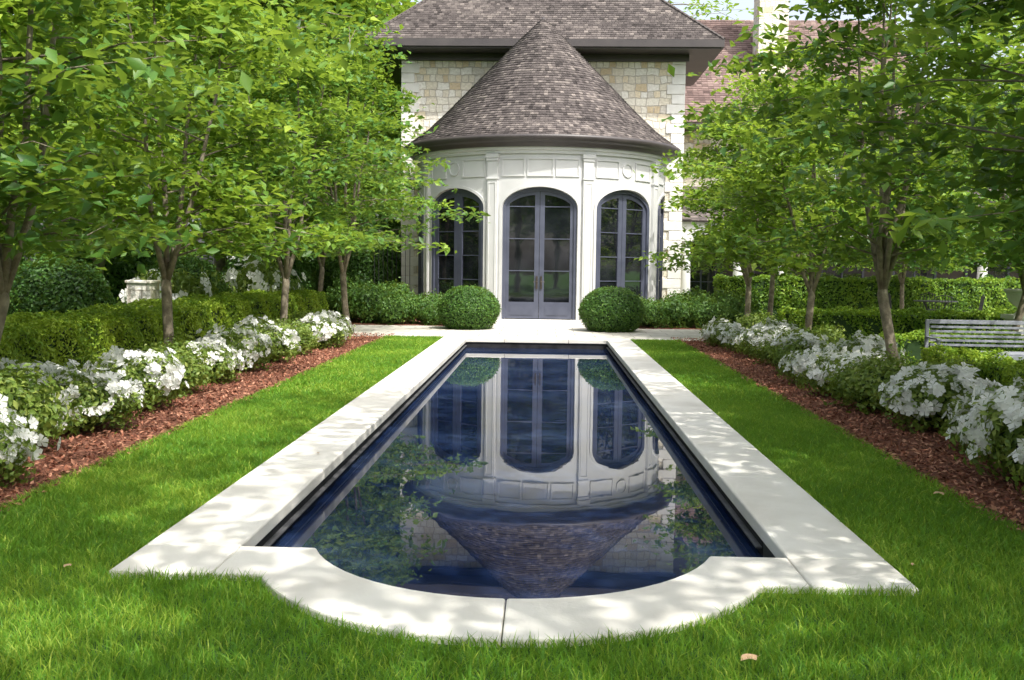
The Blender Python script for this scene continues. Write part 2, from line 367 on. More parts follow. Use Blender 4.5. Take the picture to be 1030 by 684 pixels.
pool = bpy.data.objects.new("swimming_pool", None); COL.objects.link(pool)
tag(pool, "long rectangular pool with rounded end and pale stone coping", "swimming pool")
gp = 0.003
mb = MB()
def slab(pts): mb.prism_xy(pts, -0.05, ZC)
ys = [YI0 + .0, 7.6, 10.0, 12.4, 14.8, 17.2, 19.5, YI1]
for i in range(len(ys) - 1):
    a, b = ys[i] + gp, ys[i + 1] - gp
    slab([(-XO, a), (-XI, a), (-XI, b), (-XO, b)]); slab([(XI, a), (XO, a), (XO, b), (XI, b)])
slab([(-XO, YO0), (-XI - gp, YO0), (-XI - gp, YI0 - gp), (-XO, YI0 - gp)])
slab([(XI + gp, YO0), (XO, YO0), (XO, YI0 - gp), (XI + gp, YI0 - gp)])
h = len(ao) // 2
L_ = [(-XI + gp, YO0)] + ao[:h] + [(-gp, CO - RO), (-gp, CY - RI)] + ai[:h][::-1] + [(-XI + gp, YI0)]
slab(L_); slab([(-x, y) for x, y in L_][::-1])
for a, b in [(-XO, -.7), (-.7, .7), (.7, XO)]: slab([(a + gp, YI1 + gp), (b - gp, YI1 + gp), (b - gp, YO1), (a + gp, YO1)])
obj("coping", mb.mesh("coping", MAT['coping']), pool, bevel=.012)
def offs(d):
    r = [(-XI - d, YI1 + d), (-XI - d, YI0 - d)] + [(x * (RI + d) / RI, CY + (y - CY) * (RI + d) / RI) for x, y in ai] + [(XI + d, YI0 - d), (XI + d, YI1 + d)]
    return r
ip = offs(.03); n = len(ip)
mb = MB(); mb.v = [(p[0], p[1], -.049) for p in ip] + [(p[0], p[1], -1.5) for p in ip]
mb.f = [(i, (i + 1) % n, n + (i + 1) % n, n + i) for i in range(n)] + [tuple(range(n, 2 * n))]
obj("basin", mb.mesh("basin", MAT['poolwall'], fix=False), pool)
mb = MB()
for sx in (-1, 1):
    x0, x1 = sorted((sx * (XI - .012), sx * (XI + .027)))
    mb.box(x0, x1, YI0 + (.05 if sx < 0 else .75), YI1 - .02, -.125, -.115)
obj("trim", mb.mesh("trim", MAT['ledge']), pool)
obj("skimmer", MB().box(XI + .012, XI + .029, 5.75, 6.12, -.16, -.055).mesh("skimmer", MAT['iron']), pool)
wp = offs(.028)
mb = MB(); mb.v = [(p[0], p[1], -.17) for p in wp]; mb.f = [tuple(range(len(wp)))]
me = mb.mesh("water", MAT['water'], fix=False)
if me.polygons[0].normal.z < 0: me.flip_normals()
w = obj("water", me); w["kind"] = "structure"; w["label"] = "still dark blue pool water"

def sheet(name, x0, x1, y0, y1, z, mat, label, wav=0.0):
    pts = []; n = 60
    for i in range(n + 1):
        t = i / n; pts.append((x0 + wav * math.sin(t * 31) * .6 + wav * math.sin(t * 77) * .4, y0 + (y1 - y0) * t))
    for i in range(n + 1):
        t = 1 - i / n; pts.append((x1 + wav * math.sin(t * 27 + 1) * .6 + wav * math.sin(t * 71) * .4, y0 + (y1 - y0) * t))
    mb = MB(); mb.v = [(p[0], p[1], z) for p in pts]
    mb.f = [(i, i + 1, 2 * n - i, 2 * n + 1 - i) for i in range(n)]
    me = mb.mesh(name, mat, fix=False)
    if me.polygons[0].normal.z < 0: me.flip_normals()
    o = obj(name, me); o["kind"] = "structure"; o["label"] = label; return o
sheet("mulch_bed", -5.9, -3.35, 2.5, 23.6, .008, MAT['mulch'], "red bark mulch planting bed", .03)
sheet("mulch_bed", 3.15, 5.9, 2.5, 23.6, .008, MAT['mulch'], "red bark mulch planting bed", .03)
sheet("mulch_bed", -6.5, -2.0, 26.3, 31, .016, MAT['mulch'], "red bark mulch planting bed", .0)
sheet("mulch_bed", 2.0, 6.5, 26.3, 31, .016, MAT['mulch'], "red bark mulch planting bed", .0)
sheet("paving", -7, 8, 22.2, 28.5, .012, MAT['paving'], "pale flagstone terrace paving")
sheet("paving", 8.02, 26, 25, 40, .012, MAT['paving'], "pale flagstone terrace paving")

n = 52000
side = rng.random(n) < .5
X = np.where(side, rng.uniform(-5.7, -3.28, n), rng.uniform(3.08, 5.4, n)); Y = 4 + 19 * rng.random(n) ** 1.5
P = np.stack([X, Y, rng.uniform(.01, .04, n)], 1)
V, F, S = leaf_geo(P, rng.normal(size=(n, 3)) * .5 + [0, 0, 1], rng.uniform(.025, .07, n), rng.random(n), .4, .05)
o = obj("mulch_chips", mesh_np("mulch_chips", V, F, MAT['chip'], S)); o["kind"] = "stuff"; o["label"] = "loose red bark mulch chips"

def pn(x, y):
    return (np.sin(x * 1.7 + 1.3 * np.sin(y * .9)) + np.sin(y * 2.3 + x * .8) + np.sin(x * 5.1 - y * 3.7) * .6 + np.sin(x * 9.3 + y * 8.1) * .4) / 3
def grass_pts(n, x0, x1, y0, y1):
    x = rng.uniform(x0, x1, n); y = rng.uniform(y0, y1, n)
    k = ~(((np.abs(x) < XO + .012) & (y > YO0 - .012) & (y < YO1 + .01)) | (np.hypot(x, y - CO) < RO + .012))
    return x[k], y[k]
parts = []
for (n, x0, x1, y0, y1, w, hgt) in [(85000, -3.4, 3.2, 3.3, 5.3, .0055, .058), (30000, -3.4, 3.2, .3, 3.3, .008, .058),
                                  (62000, -3.38, -2.08, 5.3, 12, .0075, .052), (55000, 2.08, 3.18, 5.3, 12, .0075, .052),
                                  (34000, -3.38, -2.08, 12, 22.2, .013, .050), (30000, 2.08, 3.18, 12, 22.2, .013, .050)]:
    x, y = grass_pts(n, x0, x1, y0, y1); n = len(x)
    a = rng.uniform(0, 2 * math.pi, n); ww = w * rng.uniform(.6, 1.4, n); hh = hgt * rng.uniform(.45, 1.3, n) * (1 + .2 * pn(x * 2, y * 2))
    lx, ly = rng.normal(size=n) * .026, rng.normal(size=n) * .026
    dx, dy = np.cos(a) * ww / 2, np.sin(a) * ww / 2
    V = np.empty((n, 5, 3))
    V[:, 0] = np.stack([x - dx, y - dy, 0 * x], 1); V[:, 1] = np.stack([x + dx, y + dy, 0 * x], 1)
    V[:, 2] = np.stack([x + dx * .8 + lx * .4, y + dy * .8 + ly * .4, hh * .6], 1); V[:, 3] = np.stack([x - dx * .8 + lx * .4, y - dy * .8 + ly * .4, hh * .6], 1)
    V[:, 4] = np.stack([x + lx * 1.3, y + ly * 1.3, hh], 1)
    sh = .45 + .28 * pn(x, y) + rng.normal(size=n) * .2
    sh = np.where(rng.random(n) < .05, 1.0, sh)
    parts.append((V, sh))
V = np.concatenate([p[0] for p in parts]); sh = np.clip(np.concatenate([p[1] for p in parts]), 0, 1); n = len(V)
b = np.arange(n)[:, None] * 5
F = np.concatenate([b + [[0, 1, 2]], b + [[0, 2, 3]], b + [[3, 2, 4]]], 0)
o = obj("grass", mesh_np("grass", V.reshape(-1, 3), F, MAT['grassb'], np.repeat(sh, 5))); o["kind"] = "stuff"; o["label"] = "mown lawn grass blades"

# ------------------------------------------------------------------ shrubs
def ell_shell(R, n, rx, ry, rz, cz, lsize, jit=.03, lump=.05, up=-.6, sh0=.45, vol=.0):
    d = unit(R.normal(size=(int(n * 1.6), 3))); d = d[d[:, 2] > up][:n]; n = len(d)
    ph = R.uniform(0, 6, 6)
    l = 1 + lump * (np.sin(d[:, 0] * 5 + ph[0]) + np.sin(d[:, 1] * 6 + ph[1]) + np.sin(d[:, 2] * 7 + ph[2]) + .6 * np.sin(d[:, 0] * 13 + d[:, 1] * 11 + ph[3])) / 2
    l = l - vol * R.random(n) ** 2
    P = d * l[:, None] * [rx, ry, rz] + R.normal(size=(n, 3)) * jit; P[:, 2] += cz
    N_ = d / np.array([rx, ry, rz]); N_ = unit(N_) + R.normal(size=(n, 3)) * .55
    sh = sh0 + .12 * np.sin(d[:, 0] * 9 + ph[4]) * np.sin(d[:, 2] * 8 + ph[5]) + R.normal(size=n) * .18
    P[:, 2] = np.maximum(P[:, 2], .02)
    return leaf_geo(P, N_, lsize * R.uniform(.7, 1.3, n), sh, .55, .1, R), P, N_
def core_mesh(name, rx, ry, rz, cz):  # solid dark core under the leaf shell, standing in for inner shade
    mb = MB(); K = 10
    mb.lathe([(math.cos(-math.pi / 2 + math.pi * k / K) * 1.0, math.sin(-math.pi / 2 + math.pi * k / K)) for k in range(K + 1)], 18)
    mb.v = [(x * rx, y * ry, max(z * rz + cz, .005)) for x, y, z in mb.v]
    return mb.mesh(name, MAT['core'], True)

(V, F, S), _, _ = ell_shell(np.random.default_rng(31), 11000, .80, .80, .60, .50, .055, .022, .035, -.85)
ballm = mesh_np("boxwood_leaves", V, F, MAT['ball'], S); ballc = core_mesh("boxwood_core", .75, .75, .55, .50)
for x, y, s in [(-1.78, 25.4, .98), (1.86, 25.2, 1.0)]:
    o = obj("boxwood_shrub", ballm, None, (x, y, .01), x, (s, s, s)); obj("shade_core", ballc, o)
    tag(o, "clipped round boxwood ball beside the pavilion door", "shrub", "round boxwoods flanking the door")
(V, F, S), _, _ = ell_shell(np.random.default_rng(32), 14000, .95, .95, .95, .85, .08, .04, .07, -.9, .35, .1)
yewm = mesh_np("yew_leaves", V, F, MAT['ball'], S); yewc = core_mesh("yew_core", .84, .84, .84, .85)
for i, (x, y, s) in enumerate([(-8.3, 17.0, .95), (-9.4, 13.8, 1.1), (-7.9, 22.0, 1.0), (-10.2, 25, 1.6), (-12, 19.5, 1.7), (-13.5, 15.0, 1.6), (-7.8, 28.5, 1.3), (-12.5, 29, 2.0), (-15, 22, 2.0), (-6.0, 32.0, 1.25), (-5.9, 35.0, 1.9), (-8.5, 35, 2.2)]):
    o = obj("yew_shrub", yewm, None, (x, y, 0), i * 1.3, (s, s, s * .95)); obj("shade_core", yewc, o)
    tag(o, "large rounded dark green shrub behind the hedge", "shrub", "rounded evergreen shrubs behind the hedge")
for i, (x, y, s) in enumerate([(15, 25.2, .9), (17.5, 26, 1.1), (19, 21, 1.0)]):
    o = obj("yew_shrub", yewm, None, (x, y, 0), i * 1.9, (s, s, s * .8)); obj("shade_core", yewc, o)
    tag(o, "rounded dark green shrub by the terrace", "shrub", "rounded evergreen shrubs by the terrace")

def hedge(x0, x1, y0, y1, hgt, dens, lsize, label, sh0=.5):
    R = np.random.default_rng(int(abs(x0) * 100 + y0))
    w, d = x1 - x0, y1 - y0; Ps = []; Ns = []
    for (A, f, nv) in [(w * d, lambda a, b: (x0 + a * w, y0 + b * d, hgt + 0 * a), (0, 0, 1)),
                       (d * hgt, lambda a, b: (x0 + 0 * a, y0 + a * d, b * hgt), (-1, 0, 0)), (d * hgt, lambda a, b: (x1 + 0 * a, y0 + a * d, b * hgt), (1, 0, 0)),
                       (w * hgt, lambda a, b: (x0 + a * w, y0 + 0 * a, b * hgt), (0, -1, 0)), (w * hgt, lambda a, b: (x0 + a * w, y1 + 0 * a, b * hgt), (0, 1, 0))]:
        n = int(A * dens); a, b = R.random(n), R.random(n); p = np.stack(f(a, b), 1); nv = np.array(nv, float)
        lump = .035 * (np.sin(p[:, 1] * 3.1 + p[:, 0] * 2) + np.sin(p[:, 1] * 7.7 + p[:, 2] * 6) + np.sin(p[:, 0] * 9 + p[:, 2] * 5)) + R.normal(size=n) * .018
        Ps.append(p + nv * lump[:, None]); Ns.append(nv + R.normal(size=(n, 3)) * .6)
    P = np.concatenate(Ps); N_ = np.concatenate(Ns); P[:, 2] = np.maximum(P[:, 2], .02)
    sh = sh0 + .14 * np.sin(P[:, 1] * 4.3 + P[:, 0] * 3) + R.normal(size=len(P)) * .18
    V, F, S = leaf_geo(P, N_, lsize * R.uniform(.7, 1.3, len(P)), sh, .55, .1, R)
    o = obj("hedge", mesh_np("hedge", V, F, MAT['box'], S))
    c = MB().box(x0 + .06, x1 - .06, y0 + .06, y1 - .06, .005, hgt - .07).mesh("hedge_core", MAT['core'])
    obj("shade_core", c, o); tag(o, label, "hedge", "clipped low box hedges")
hedge(-6.9, -5.6, 6.0, 15.5, .84, 2000, .055, "low clipped green box hedge behind white azaleas", .82)
hedge(-6.9, -5.6, 15.52, 26.0, .88, 1200, .07, "low clipped green box hedge behind white azaleas", .82)
hedge(5.5, 6.0, 7.5, 14.2, .55, 2200, .05, "low clipped green box hedge in front of bench", .7)
hedge(5.4, 12.5, 21.5, 22.4, .72, 1200, .07, "low clipped green box hedge along the terrace", .55)
hedge(6.2, 12.5, 17.5, 18.1, .5, 1400, .06, "low clipped green box hedge along the terrace", .55)
hedge(5.6, 16.5, 31.4, 32.2, 1.35, 700, .10, "tall clipped green hedge in front of the loggia", .4)

def blossoms(R, nc, rx, rz, cz, fr=.062, per=6):
    d = unit(R.normal(size=(nc * 3, 3))); d = d[d[:, 2] > -.1][:nc]
    C = d * [rx, rx, rz]; C[:, 2] += cz
    P = np.repeat(C, per, 0) + R.normal(size=(len(C) * per, 3)) * .05; D = unit(np.repeat(d, per, 0) + R.normal(size=(len(P), 3)) * .4)
    n = len(P); ref = R.normal(size=(n, 3)); A = unit(ref - (ref * D).sum(1, keepdims=True) * D); B = np.cross(D, A)
    r = fr * R.uniform(.75, 1.2, n)[:, None]; Vs = []
    for k in range(5):
        t = 2 * math.pi * k / 5
        def pt(ang, q, lift): return P + (A * math.cos(ang) + B * math.sin(ang)) * r * q + D * r * lift
        Vs.append(np.stack([P, pt(t - .52, .80, .25), pt(t, 1.0, .20), pt(t + .52, .80, .25)], 1))
    V = np.stack(Vs, 1).reshape(-1, 3); m = n * 5
    b = np.arange(m)[:, None] * 4; F = np.concatenate([b + [[0, 1, 2]], b + [[0, 2, 3]]], 0)
    return V, F
AZ = []; FO = []
for k in range(4):
    R = np.random.default_rng(50 + k)
    (V, F, S), _, _ = ell_shell(R, 3600, .47, .47, .29, .27, .06, .045, .24, -.7, .5, .35)
    cmn = core_mesh("azalea_core", .32, .32, .21, .23)
    AZ.append((mesh_np("azalea_leaves", V, F, MAT['azl'], S), cmn, [mesh_np("blossoms", *blossoms(R, nc, .49, .31, .30), MAT['petal'], None) for nc in (46, 18)]))
    FO.append((mesh_np("shrub_leaves", V, F, MAT['fol'], S), cmn))
for a in AZ:
    for m in a[2]:
        at = m.attributes.new("shade", 'FLOAT', 'POINT'); at.data.foreach_set("value", rng.random(len(m.vertices)).astype(np.float32))
def azalea(x, y, s, fl, i, hs=1.0):
    v = AZ[i % 4]
    o = obj("azalea_bush", v[0], None, (x, y, .01), i * 1.7, (s, s, s * hs)); obj("shade_core", v[1], o)
    if fl >= 0: obj("blossoms", v[2][fl], o)
    tag(o, ["azalea bush covered in white blossoms on red mulch", "azalea bush with scattered white blossoms on red mulch", "leafy green azalea bush without flowers on mulch"][fl if fl >= 0 else 2], "bush", "azalea bushes along the pool beds")
azalea(-4.0, 6.95, .9, 0, 3, 1.0); azalea(-4.4, 8.1, 1.1, -1, 2, 1.05)
i = 0
y = 9.3
while y < 22.6:
    fl = 0
    if i in (5,): fl = 1
    if i in (2, 6): fl = -1
    azalea(-4.40 + random.uniform(-.2, .2), y, random.uniform(.85, 1.1), fl, i, random.uniform(.8, 1.05) if fl == 0 else .95)
    if i % 3 == 0: azalea(-5.0 + random.uniform(-.15, .1), y + .55, random.uniform(.9, 1.05), -1 if i % 2 else 0, i + 1, .9)
    y += random.uniform(1.2, 1.5); i += 1
azalea(3.95, 6.6, 1.0, 0, 1, 1.0); azalea(4.05, 7.75, 1.1, 0, 2, 1.0); azalea(4.75, 7.2, 1.1, 0, 3, .95)
y = 8.9; i = 30
while y < 22.3:
    fl = 0 if i % 5 else 1
    if i in (32, 36): fl = -1
    azalea(4.08 + random.uniform(-.15, .25), y, random.uniform(.85, 1.15), fl, i, random.uniform(.8, 1.1) if fl == 0 else .95)
    if i % 2 == 0: azalea(4.85 + random.uniform(-.1, .1), y + .55, random.uniform(.9, 1.15), 0 if i % 4 else -1, i + 2, .95)
    y += random.uniform(1.15, 1.45); i += 1
for k, (x, y, s) in enumerate([(-3.9, 26.9, 1.15), (-3.1, 27.3, 1.15), (-4.7, 27.4, 1.4), (-2.75, 26.7, .8), (-5.4, 28.2, 1.6), (-4.3, 28.4, 1.5),
                               (3.0, 26.9, 1.0), (3.7, 27.2, 1.25), (4.5, 27.1, 1.2), (2.75, 27.5, 1.1), (5.3, 27.8, 1.3), (4.3, 28.4, 1.4)]):
    o = obj("garden_shrub", FO[k % 4][0], None, (x, y, .01), k * 1.7, (s, s, s * 1.2)); obj("shade_core", FO[k % 4][1], o)
    tag(o, "leafy dark green shrub at the foot of the pavilion wall", "shrub", "foundation shrubs beside the pavilion")
azalea(-6.95, 24.5, 2.0, 1, 80, 1.35); azalea(-7.6, 20.6, 1.8, 1, 81, 1.3)

def fallen(x, y, s, rz):
    mb = MB(); K = 8
    L = [(t, .32 * math.sin(math.pi * t) ** .8 * (1 - .25 * t)) for t in [k / K for k in range(K + 1)]]
    for t, wd in L: mb.v += [(t - .5, -wd, .10 * math.sin(t * 5) + .12 * wd), (t - .5, 0, .02 + .06 * math.sin(t * 4)), (t - .5, wd, .10 + .2 * wd)]
    for k in range(K):
        b = k * 3; mb.f += [(b, b + 3, b + 4, b + 1), (b + 1, b + 4, b + 5, b + 2)]
    mb.tube([(.5, 0, .03), (.72, .04, .05)], [.012, .01], 4)
    o = obj("fallen_leaf", mb.mesh("fallen_leaf", MAT['deadleaf'], True, False), None, (x, y, .05), rz, (s, s, s))
    tag(o, "curled dry brown leaf lying on the lawn", "leaf", "fallen leaves")
for x, y, s, r in [(1.02, 3.98, .085, .5), (-2.30, 5.0, .05, 1.2), (3.0, 7.1, .08, .1), (-1.72, 8.2, .05, 2), (2.18, 5.35, .04, 1.0)]:
    fallen(x, y, s, r)

# ------------------------------------------------------------------ house
house = bpy.data.objects.new("stone_house", None); COL.objects.link(house); house.location = (0, 0, 0)
tag(house, "limestone house with round pavilion, conical shingle roof and hipped roofs", "house")
def hobj(name, me, **k): return obj(name, me, house, **k)

MW = 4.6; MY = 33.0; MZ = 8.5; D1 = 38.5
hobj("wall", MB().box(-MW, MW, MY, D1 - 1, 0, MZ).box(-1, MW - .01, D1 - .997, 40.6, 0, 7.0).mesh("main_wall", MAT['stone']))
for sx in (-1, 1):
    mb = MB()
    for k in range(27):
        wd = .56 if k % 2 else .40; z = k * .315
        x0, x1 = (sx * MW + (.03 if sx > 0 else -.03)), sx * (MW - wd)
        mb.box(min(x0, x1), max(x0, x1), MY - .04, MY + .3 + (.2 if k % 2 == 0 else 0), z + .006, min(z + .309, MZ - .002))
    hobj("quoin", mb.mesh("quoins", MAT['quoin']), bevel=.012)
mb = MB(); mb.box(-5.6, 5.6, 32.0, D1, MZ, MZ + .12); mb.box(-MW - .12, MW + .12, MY - .12, MY - .003, MZ - .22, MZ - .002)
mb.box(-5.68, 5.68, 31.92, 31.998, MZ + .04, MZ + .27); mb.box(-5.68, -5.602, 32, D1, MZ + .04, MZ + .27); mb.box(5.602, 5.68, 32, D1, MZ + .04, MZ + .27)
hobj("eave", mb.mesh("eave", MAT['brown']))

def shingles(name, O, U, W, rows, exp, xl, xr, mat, R, wid=.15):
    O, U, W = np.array(O, float), np.array(U, float), np.array(W, float); W /= np.linalg.norm(W); N_ = np.cross(U, W)
    Vs = []; Sh = []
    for r in range(rows):
        s = r * exp; a, b = xl(s), xr(s)
        if b - a < .1: break
        n = max(1, int((b - a) / wid)); e = np.linspace(a, b, n + 1) + np.concatenate([[0], R.uniform(-.03, .03, n - 1), [0]]) if n > 1 else np.array([a, b])
        for k in range(n):
            x0, x1 = e[k] + .004, e[k + 1] - .004; ds = R.uniform(-.008, .008); lf = .03 + R.uniform(-.004, .008)
            p = [O + U * x0 + W * (s + ds) + N_ * lf, O + U * x1 + W * (s + ds) + N_ * lf, O + U * x1 + W * (s + exp * 1.15) + N_ * .012, O + U * x0 + W * (s + exp * 1.15) + N_ * .012,
                 O + U * x0 + W * (s + ds) + N_ * 0.001, O + U * x1 + W * (s + ds) + N_ * 0.001]
            Vs += p; Sh += [R.normal() * .17 + .45 + .08 * math.sin(s * 2 + x0)] * 6
    V = np.array(Vs); n = len(V) // 6; b = np.arange(n)[:, None] * 6
    F = np.concatenate([b + [[0, 1, 2, 3]], b + [[4, 5, 1, 0]]], 0)
    return mesh_np(name, V, F, mat, np.clip(Sh, 0, 1))
R = np.random.default_rng(5)
p = .93; hz = MZ + .25; hw = 5.66; c = 1 / math.sqrt(1 + p * p)
roof_core = MB(); d0, d1 = 31.94, D1 + .06; hd = (d1 - d0) / 2; hr = hd * p
roof_core.v = [(-hw, d0, hz), (hw, d0, hz), (hw, d1, hz), (-hw, d1, hz), (-hw + hd, d0 + hd, hz + hr), (hw - hd, d0 + hd, hz + hr)]
roof_core.f = [(0, 1, 5, 4), (1, 2, 5), (2, 3, 4, 5), (3, 0, 4), (0, 3, 2, 1)]
def gmat_shade(me, v=.3):
    a = me.attributes.new("shade", 'FLOAT', 'POINT'); a.data.foreach_set("value", np.full(len(me.vertices), v, np.float32)); return me
rc = hobj("roof", gmat_shade(roof_core.mesh("main_roof", MAT['roof'])))
obj("shingles", shingles("front_shingles", (0, d0, hz), (1, 0, 0), (0, 1, p), int(hd / c / .13), .13, lambda s: -hw + s * c, lambda s: hw - s * c, MAT['roof'], R), rc)
obj("shingles", shingles("side_shingles", (hw, d0, hz), (0, 1, 0), (-1, 0, p), 60, .16, lambda s: s * c, lambda s: (d1 - d0) - s * c, MAT['roof'], R, .3), rc)
obj("shingles", shingles("side_shingles", (-hw, d1, hz), (0, -1, 0), (1, 0, p), 60, .16, lambda s: s * c, lambda s: (d1 - d0) - s * c, MAT['roof'], R, .3), rc)
mb = MB()
for sx in (-1, 1): mb.tube([(sx * hw, d0, hz + .02), (sx * (hw - hd), d0 + hd, hz + hr + .03)], [.06, .06], 6)
mb.tube([(-hw + hd, d0 + hd, hz + hr + .02), (hw - hd, d0 + hd, hz + hr + .02)], [.09, .09], 6)
obj("ridge_cap", gmat_shade(mb.mesh("ridge_cap", MAT['roof']), .4), rc)

# --- round pavilion: 40 degree bays
PY = 31.25; RW = 3.8; PA = rad(40); HW = RW * PA / 2
OW = 1.05; ZB = .15; SPR = 3.22; RISE = .58; TOP = 4.98
def arch(x, ow=OW, spr=SPR, rise=RISE): return spr + rise * math.sqrt(max(0, 1 - (x / ow) ** 2))
NA = 28
xs = [OW * math.cos(math.pi * k / NA) for k in range(NA + 1)]
def bend(mb):
    out = []
    for x, y, z in mb.v:
        a = x / RW; r = RW - y; out.append((r * math.sin(a), RW - r * math.cos(a), z))
    mb.v = out; return mb
def sub(pts, m=8, closed=True):
    out = []; n = len(pts)
    for i in range(n if closed else n - 1):
        a, b = pts[i], pts[(i + 1) % n]
        for k in range(m): out.append((a[0] + (b[0] - a[0]) * k / m, a[1] + (b[1] - a[1]) * k / m))
    if not closed: out.append(pts[-1])
    return out
def facet_wall():
    lo = [(-HW + (HW - OW) * k / 4, ZB) for k in range(5)] + [(x, arch(x)) for x in xs[::-1]] + [(OW + (HW - OW) * k / 4, ZB) for k in range(5)]
    hi = [(x, TOP) for x, _ in lo]
    return bend(MB().ring_xz(hi, lo, 0, .45, False))
def plain_wall():
    lo = [(-HW + 2 * HW * k / 14, ZB) for k in range(15)]
    return bend(MB().ring_xz([(x, TOP) for x, _ in lo], lo, 0, .3, False))
def path(d): return [(-OW - d, ZB)] + [(x * (OW + d) / OW, SPR + (arch(x) - SPR) * (RISE + d) / RISE) for x in xs[::-1]] + [(OW + d, ZB)]
def facet_trim(diag):
    mb = MB()
    mb.ring_xz(path(.075), path(-.0), -.03, .03, False)
    def frame(x0, x1, z0, z1, t=.035):
        o_ = [(x0, z0), (x1, z0), (x1, z1), (x0, z1)]; i_ = [(x0 + t, z0 + t), (x1 - t, z0 + t), (x1 - t, z1 - t), (x0 + t, z1 - t)]
        mb.ring_xz(sub(o_), sub(i_), -.03, .01)
    if diag:
        frame(-1.08, -.32, 4.08, 4.58); frame(.32, 1.08, 4.08, 4.58)
        for r0_, r1_ in ((.20, .165),):
            o_ = [(r0_ * math.cos(2 * math.pi * k / 24), 4.34 + r0_ * math.sin(2 * math.pi * k / 24)) for k in range(24)]
            i_ = [((r1_ + .001) * math.cos(2 * math.pi * k / 24), 4.34 + (r1_ + .001) * math.sin(2 * math.pi * k / 24)) for k in range(24)]
            mb.ring_xz(o_, i_, -.03, .01)
    else:
        frame(-1.08, -.42, 4.08, 4.58); frame(-.36, .36, 4.08, 4.58); frame(.42, 1.08, 4.08, 4.58)
    return bend(mb)
wall_m = facet_wall().mesh("pavilion_wall", MAT['cream']); plain_m = plain_wall().mesh("pavilion_wall_plain", MAT['cream'])
trimA = facet_trim(False).mesh("pavilion_moulding", MAT['cream']); trimB = facet_trim(True).mesh("pavilion_moulding", MAT['cream'])

def leafline(x0, x1, zb, ins, zr, n=16):
    pts = [(x0 + ins, zb + zr), (x1 - ins, zb + zr)]
    for k in range(n + 1):
        x = (x1 - ins) + ((x0 + ins) - (x1 - ins)) * k / n
        pts.append((x, arch(x, OW - .07, SPR, RISE - .06) - ins * 1.1))
    return pts
def opening_frame():
    mb = MB(); mb.ring_xz(path(-.004), path(-.10), .08, .30, False); return mb
def leaf_bars(x0, x1, rows, zr, door):
    st = .13 if door else .15
    mb = MB(); mb.ring_xz(leafline(x0, x1, ZB + .02, .0, 0), leafline(x0, x1, ZB + .02, st, zr), .13, .20)
    a, b = x0 + st, x1 - st
    if door:
        mb.box(a + .03, b - .03, .115, .129, ZB + .12, ZB + zr - .07)
    zt = SPR + .05; z0 = ZB + zr
    for k in range(1, rows + 1):
        z = z0 + (zt - z0) * k / rows
        mb.box(a - .002, b + .002, .14, .19, z - .014, z + .014)
    return mb
frame_m = opening_frame().mesh("opening_frame", MAT['frame'])
dl = [leaf_bars(-OW + .08, -.006, 3, .46, True).mesh("door_leaf", MAT['frame']), leaf_bars(.006, OW - .08, 3, .46, True).mesh("door_leaf", MAT['frame'])]
wl = [leaf_bars(-OW + .08, -.006, 4, .40, False).mesh("sash", MAT['frame']), leaf_bars(.006, OW - .08, 4, .40, False).mesh("sash", MAT['frame'])]
glass_pts = [(-OW + .12, ZB + .1)] + [(x * .9, SPR + (arch(x) - SPR) * .88) for x in xs[::-1]] + [(OW - .12, ZB + .1)]
glass_m = MB().prism_xz(glass_pts, .165, .172).mesh("glass", MAT['glass'])
hmb = MB()
hmb.box(.035, .085, .095, .128, 1.0, 1.35); hmb.tube([(.06, .10, 1.2), (.06, .04, 1.2), (.16, .035, 1.19)], [.013, .013, .011], 8)
hmL = hmb.mesh("handle", MAT['brass'])
hmb = MB(); hmb.box(-.085, -.035, .095, .128, 1.0, 1.35); hmb.tube([(-.06, .10, 1.2), (-.06, .04, 1.2), (-.16, .035, 1.19)], [.013, .013, .011], 8)
hmR = hmb.mesh("handle", MAT['brass'])
for k in range(-3, 4):
    phi = -math.pi / 2 + k * PA
    nx, ny = math.cos(phi), math.sin(phi); loc = (nx * RW, PY + ny * RW, 0); rz = phi + math.pi / 2
    hobj("pavilion_wall", plain_m if abs(k) == 3 else wall_m, loc=loc, rz=rz)
    if abs(k) == 3: continue
    hobj("moulding", trimA if k == 0 else trimB, loc=loc, rz=rz)
    rr_ = RW - (.10 if k == 0 else .04 if abs(k) == 1 else -.03)
    loc = (nx * rr_, PY + ny * rr_, 0)
    if k == 0:
        d = hobj("door", frame_m, loc=loc, rz=rz)
        for j, m_ in enumerate(dl): obj("door_leaf", m_, d)
        obj("glass", glass_m, d); obj("handle", hmL, d); obj("handle", hmR, d)
    else:
        d = hobj("window", frame_m, loc=loc, rz=rz)
        for m_ in wl: obj("sash", m_, d)
        obj("glass", glass_m, d)
mb = MB()
mb.box(-.175, .175, -.12, .1, ZB, ZB + .32); mb.box(-.15, .15, -.085, .1, ZB + .323, 4.5)
mb.box(-.17, .17, -.11, .1, 4.0, 4.05); mb.box(-.17, .17, -.11, .1, 4.503, 4.58); mb.box(-.19, .19, -.13, .1, 4.583, 4.69)
def fr(x0, x1, z0, z1, t=.022):
    mb.ring_xz([(x0, z0), (x1, z0), (x1, z1), (x0, z1)], [(x0 + t, z0 + t), (x1 - t, z0 + t), (x1 - t, z1 - t), (x0 + t, z1 - t)], -.10, -.083)
fr(-.11, .11, .58, 3.92)
pil = mb.mesh("pilaster", MAT['cream'])
for k in range(-3, 3):
    a = -math.pi / 2 + PA / 2 + k * PA
    hobj("pilaster", pil, loc=(math.cos(a) * RW, PY + math.sin(a) * RW, 0), rz=a + math.pi / 2, bevel=.006)
